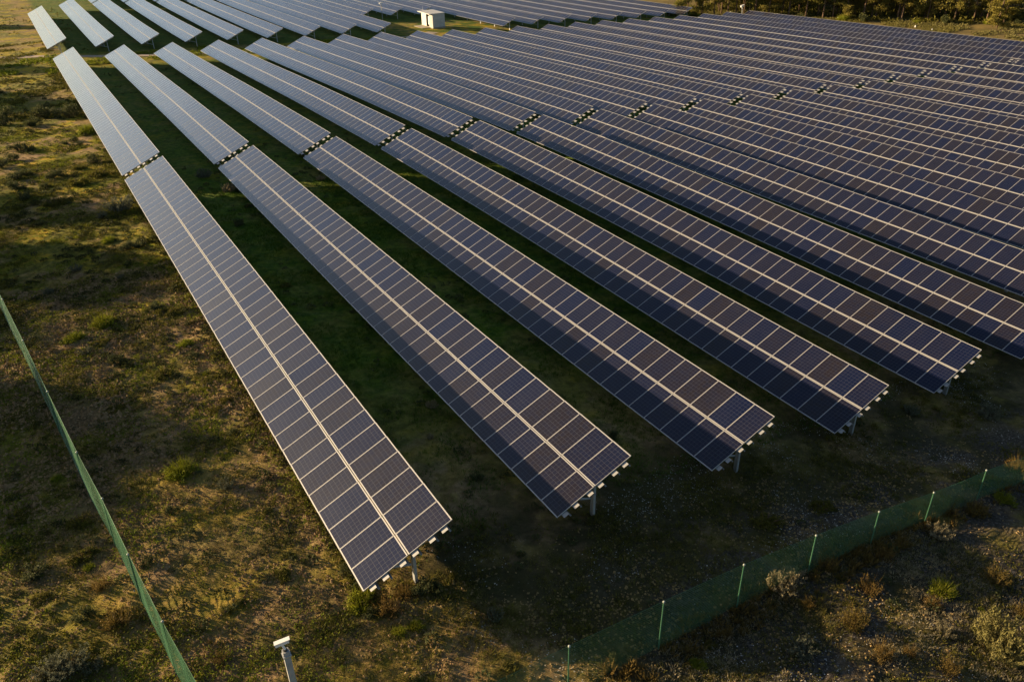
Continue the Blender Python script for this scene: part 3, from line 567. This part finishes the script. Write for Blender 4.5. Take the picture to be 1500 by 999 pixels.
scatter('front_heath', 12000, (1, 30, -14, 3), lambda x, y: np.clip((nz(x, y, .6, 121)-.60)*5, 0, 1), mats_leaf(.06, .05), [M['leaf1']], seed=12)
def clumps_(size, K=18):
    def f(r, x, y, z):
        n = len(x); s = r.uniform(.5, 1.5, n)**1.3; sK = np.repeat(s, K); th = r.random(n*K)*6.283; q = r.random(n*K)**.6*.10*sK
        c = np.stack([np.repeat(x, K)+np.cos(th)*q, np.repeat(y, K)+np.sin(th)*q, np.repeat(z, K)+.015], 1)
        a = np.stack([np.cos(th)*.6+r.normal(size=n*K)*.3, np.sin(th)*.6+r.normal(size=n*K)*.3, .6+.5*r.random(n*K)], 1); a /= np.linalg.norm(a, axis=1)[:, None]; b = np.cross(a, r.normal(size=(n*K, 3))); b /= np.linalg.norm(b, axis=1)[:, None]; l = size*sK[:, None]*r.uniform(.6, 1.3, (n*K, 1))
        return np.stack([c-b*l*.12, c+b*l*.12, c+a*l], 1).reshape(-1, 3)
    return f
scatter('olive_tufts', 22000, (-11, 1.2, -10, 120), lambda x, y: (.03+.8*np.clip((nz(x, y, .6, 201)-.56)*5, 0, 1))*np.clip((135-y)/60, 0, 1), clumps_(.085), [M['leaf1']], seed=21)
scatter('yellow_tufts', 20000, (-11, 1.2, -10, 120), lambda x, y: (.03+.8*np.clip((nz(x, y, .5, 211)-.58)*5, 0, 1))*np.clip((135-y)/60, 0, 1), clumps_(.08), [M['leaf3']], seed=22)
scatter('rust_tufts', 6000, (-11, 20, -14, 60), lambda x, y: ((x < 1.2) | (y < -1))*(.05+.6*np.clip((nz(x, y, .5, 221)-.56)*5, 0, 1)), clumps_(.08), [M['leaf4']], seed=23)
scatter('front_tufts', 8000, (0, 34, -14, 2), lambda x, y: np.clip((nz(x, y, .6, 231)-.52)*4, 0, 1), clumps_(.09), [M['leaf1']], seed=24)
scatter('fence_weeds', 1100, (2.5, 34, -6.3, -5.1), lambda x, y: .15+.7*np.clip((nz(x, y, .9, 241)-.45)*4, 0, 1), clumps_(.15), [M['leaf4'], ], seed=25)
def stones(r, x, y, z):
    n = len(x); s = .008+.022*r.random(n)**2.5; out = []
    c = np.stack([x, y, z+s*.3], 1); base = np.array([[1, 0, 0], [0, 1, 0], [-1, 0, 0], [0, -1, 0], [0, 0, .8], [0, 0, -.8]], float)
    vs = c[:, None, :]+base[None]*s[:, None, None]*r.uniform(.6, 1.3, (n, 6, 1)); F_ = [(0, 1, 4), (1, 2, 4), (2, 3, 4), (3, 0, 4)]
    return np.concatenate([vs[:, f, :] for f in F_], 1).reshape(-1, 3)
M['stone'] = plain('pale_stone', (.50, .47, .42), .9, 0, .3, 3, .2)
scatter('gravel', 42000, (2, 34, -15, 2), lambda x, y: np.clip((nz(x, y, .5, 131)-.40)*3, 0, 1), stones, [M['stone']], seed=13)
def clods(r, x, y, z):
    n = len(x); s = (.014+.042*r.random(n)**2)*(1+.5*(y > 10)); c = np.stack([x, y, z+s*.25], 1); base = np.array([[1, 0, 0], [0, 1, 0], [-1, 0, 0], [0, -1, 0], [0, 0, .9]], float)
    vs = c[:, None, :]+base[None]*s[:, None, None]*r.uniform(.6, 1.5, (n, 5, 1)); return np.concatenate([vs[:, f, :] for f in [(0, 1, 4), (1, 2, 4), (2, 3, 4), (3, 0, 4)]], 1).reshape(-1, 3)
M['clod'] = leafmat('soil_clod', (.25, .155, .07), (.42, .28, .14), (.32, .24, .09))
scatter('soil_clods', 90000, (-11, 1.4, -10, 32), lambda x, y: .15+.85*np.clip((nz(x, y, .8, 301)-.35)*3, 0, 1), clods, [M['clod']], seed=31)
scatter('front_clods', 26000, (0, 26, -14, 0), lambda x, y: .15+.85*np.clip((nz(x, y, .8, 311)-.35)*3, 0, 1), clods, [M['clod']], seed=32)
def cushions(r, x, y, z):
    K = 70; n = len(x); R_ = .09+.17*r.random(n)**1.5; RK_ = np.repeat(R_, K); d_ = r.normal(size=(n*K, 3)); d_ /= np.linalg.norm(d_, axis=1)[:, None]; d_[:, 2] = np.abs(d_[:, 2])*.8
    c = np.stack([np.repeat(x, K), np.repeat(y, K), np.repeat(z, K)], 1)+d_*RK_[:, None]*r.uniform(.6, 1.1, (n*K, 1)); a = d_+r.normal(size=(n*K, 3))*.5; a /= np.linalg.norm(a, axis=1)[:, None]; b = np.cross(a, r.normal(size=(n*K, 3))); b /= np.linalg.norm(b, axis=1)[:, None]; l = (RK_*.38)[:, None]
    return np.stack([c-b*l*.4, c+b*l*.4, c+a*l], 1).reshape(-1, 3)
M['cush'] = leafmat('leaf_dark_cushion', (.030, .036, .012), (.075, .075, .022), (.05, .06, .015))
scatter('small_cushion_plants', 3400, (-12, .6, -8, 118), lambda x, y: .12+.88*np.clip((nz(x, y, .28, 341)-.42)*4, 0, 1)*(1-.4*(y < 8)), cushions, [M['cush']], seed=35)
scatter('far_cushion_plants', 1100, (-20, 6, 118, 215), lambda x, y: np.clip((nz(x, y, .2, 361)-.40)*4, 0, 1), mats_leaf(.20, .10), [M['leaf1']], seed=38)
scatter('pale_cushion_plants', 900, (-12, 24, -13, 70), lambda x, y: ((x < .6) | (y < -1.5))*.8, cushions, [M['leaf0']], seed=36)
scatter('lane_cushion_plants', 1500, (2.5, 40, -1, 60), lambda x, y: np.clip((nz(x, y, .4, 351)-.45)*4, 0, 1), cushions, [M['leaf0']], seed=37)
scatter('dry_straw', 14000, (4, 30, -14, -5.5), lambda x, y: np.clip((nz(x, y, .55, 321)-.60)*5, 0, 1), clumps_(.07, 10), [M['leaf5']], seed=33)
scatter('moss_cushions', 16000, (-13, -1, -6, 60), lambda x, y: np.clip((nz(x, y, .33, 331)-.60)*6, 0, 1)*(1-.6*(x > -5)), mats_leaf(.05, .03), [M['leaf3']], seed=34)
scatter('loose_stones', 9000, (-10, 3, -9, 30), lambda x, y: np.clip((nz(x, y, .4, 141)-.45)*3, 0, .6), stones, [M['stone']], seed=14)
# ------------------------------------------------------------------ trees
def pine_meshes(seed, H, cr_, nleaf, low, leaf=.34):
    r = np.random.default_rng(seed); rr = random.Random(seed); tk = MB(); lx, ly = rr.uniform(-.4, .4), rr.uniform(-.4, .4)
    tk.tube([(0, 0, -.4), (lx*.3, ly*.3, H*.35), (lx*.7, ly*.7, H*.7), (lx, ly, H*.96)], [.19, .14, .09, .02], 7)
    tips = []
    for k in range(34):
        h = low+(H*.97-low)*rr.random(); th = rr.random()*6.28; L = cr_*(1-.65*((h-low)/(H-low))**1.4)*(.5+.6*rr.random()); f = h/H
        a = Vector((lx*f, ly*f, h)); b_ = a+Vector((math.cos(th)*L, math.sin(th)*L, L*.25)); tk.tube([a, (a+b_)/2+Vector((0, 0, -.08*L)), b_], [.045, .03, .01], 4); tips.append((a, b_, L))
    per = nleaf//len(tips); out = []
    for a, b_, L in tips:
        for cidx in range(3):
            u = .45+.3*cidx+rr.uniform(-.1, .1); c0 = np.array(a+(b_-a)*u); n = per//3; off = r.normal(size=(n, 3))*np.array([.30, .30, .20])*(.35+L*.32); c = c0+off
            q = r.normal(size=(n, 3)); q[:, 2] += .5; q /= np.linalg.norm(q, axis=1)[:, None]; s = np.cross(q, r.normal(size=(n, 3))); s /= np.linalg.norm(s, axis=1)[:, None]; l = leaf*r.uniform(.5, 1.2, n)[:, None]
            out.append(np.stack([c-s*l*.25, c+s*l*.25, c+q*l], 1).reshape(-1, 3))
    return tk.mesh('trunk', M['bark']), npmesh('crown', np.concatenate(out), 3, [M['pine']])
PT = [pine_meshes(101, 11, 2.6, 7500, 1.2), pine_meshes(102, 12, 2.3, 6200, 2.6), pine_meshes(103, 9, 2.4, 5200, 1.2), pine_meshes(104, 8, 2.6, 9500, .2, .30), pine_meshes(105, 12.5, 2.1, 5000, 3.4)]
def pine(x, y, k, s, label, group='pines along the forest edge', z=None):
    root = empty('pine_tree', (x, y, gz(x, y) if z is None else z)); root.rotation_euler.z = rng.random()*6.28; root.scale = (s, s, s*rng.uniform(.9, 1.1)); tag(root, label, 'pine tree', group)
    link('trunk', PT[k][0], root); link('crown', PT[k][1], root); return root
pine(166.5, 79.6, 3, 1.15, 'dense light green conifer standing alone in front of the forest, top right corner')
edge = [(134, 139, 0), (137.5, 134.5, 2), (140.5, 131.5, 1), (143.5, 129.5, 4), (145.5, 125, 0), (148, 122, 2), (150.5, 119.5, 1), (152.5, 116, 4), (153.5, 112.5, 1), (155, 111, 4), (157.3, 108.5, 3), (158.6, 105.2, 1), (160.6, 103.5, 2), (162.5, 100.0, 4), (163.2, 99.2, 1), (165, 97.5, 0), (166.5, 95, 4), (168.3, 92.5, 1), (168.8, 90, 2), (170, 87, 4), (170.5, 84, 1), (172, 81, 0), (173.5, 76, 1), (174, 72, 2), (175, 68, 0)]
for i, (x, y, k) in enumerate(edge):
    desc = {0: 'bushy pine', 1: 'slim bare-trunked pine', 2: 'low-branched pine', 3: 'light green young conifer', 4: 'tall thin pine'}[k]
    pine(x+rng.uniform(-.8, .8), y+rng.uniform(-.6, .6), k, rng.uniform(.85, 1.1), '%s at the forest edge, %s tree from the left' % (desc, ORDX[i]))
# the wood behind reads as one mass
mb_v = []; tkm = MB(); rw = random.Random(77)
crown_v = [np.array([v.co[:] for v in PT[k][1].vertices], np.float32).reshape(-1, 3, 3)[::2].reshape(-1, 3) for k in (0, 1, 2, 4)]
for i in range(150):
    u = rw.random(); dpt = 4+rw.random()**1.3*38; ex, ey = 134+u*50, 142-u*84; x, y = ex+dpt*.86+rw.uniform(-2, 2), ey+dpt*.5
    s = rw.uniform(.9, 1.25); th = rw.random()*6.28; c_, s_ = math.cos(th)*s, math.sin(th)*s; v = crown_v[rw.randrange(4)]; z = gz(x, y)
    mb_v.append(np.stack([v[:, 0]*c_-v[:, 1]*s_+x, v[:, 0]*s_+v[:, 1]*c_+y, v[:, 2]*s+z], 1)); tkm.tube([(x, y, z-.3), (x+.2, y, z+6), (x+.1, y+.2, z+11*s)], [.18, .13, .03], 6, 1)
bt = np.concatenate(mb_v); me = npmesh('wood', bt, 3, [M['pine'], M['bark']])
wood = link('pine_wood', me); wood['kind'] = 'stuff'
o = tkm.build('wood_trunks', [M['pine'], M['bark']], wood); o['kind'] = 'stuff'
# undergrowth in front of and inside the wood
scatter('forest_undergrowth', 5200, (134, 190, 50, 150), lambda x, y: np.clip(((x-134)*.86+(y-142)*.5+2+((142-y)*.0))/6, 0, 1)*(nz(x, y, .25, 151) > .35), lambda r, x, y, z: mats_leaf(.55, .45)(r, x, y, z), [M['leaf1']], seed=15)
# broadleaf shrubs lining the forest
for i, u in enumerate(np.linspace(0, 1, 16)):
    x, y = 133+u*39+rng.uniform(-1, 1), 140-u*62+rng.uniform(-1, 1); z = gz(x, y); root = empty('edge_bush', (x, y, z)); tag(root, 'bush at the foot of the forest edge, %s from the left' % ORDX[i], 'bush', 'bushes lining the forest')
    s = rng.uniform(1.0, 1.9); link('foliage', PROTO[(0, 1, 3)[i % 3], i % 3], root, Matrix.Diagonal((s, s, s*1.1, 1)))
# tall pines just outside the left of the picture: they throw the long soft shadows across the strip
def at_shadow(sx, sy_, L): return sx+SUN_H[0]*L, sy_+SUN_H[1]*L
SH = [(-5.5, 32), (-9, 35), (-10, 28), (-2.5, 31.5), (-6, 46.5), (-3.5, 90), (-9, 93), (-8, 100), (-6, 122), (-4, 175), (-8.8, 12), (-4.2, 12.2), (-12, 60)]
OT = MB(); OT.tube([(0, 0, -.4), (.1, 0, 3), (0, .15, 6), (.1, 0, 8.5)], [.24, .19, .14, .06], 8)
for k in range(10):
    th = k*2.4; OT.tube([(0, .1, 4.6+k*.3), (math.cos(th)*1.2, math.sin(th)*1.2, 6+k*.25), (math.cos(th)*2.6, math.sin(th)*2.6, 7+k*.2)], [.08, .05, .02], 5)
OTM = OT.mesh('trunk', M['bark']); oc = cloud(301, 9000, 34, 3.3, .75, .42, .36); oc[:, 2] += 6.2; OCM = npmesh('crown', oc, 3, [M['pine']])
for i, (sx, sy_) in enumerate(SH):
    x, y = at_shadow(sx, sy_, 33+rng.uniform(-3, 3)); root = empty('umbrella_pine', (x, y, float(zlow(1, y)[0])-HG)); root.rotation_euler.z = rng.random()*6.28
    k = rng.uniform(.9, 1.1)*(.8 if i == 11 else 1.); root.scale = (k, k, k)
    tag(root, 'umbrella pine out of view beyond the left edge, casting a long shadow', 'pine tree', 'pines beyond the left edge'); link('trunk', OTM, root); link('crown', OCM, root)
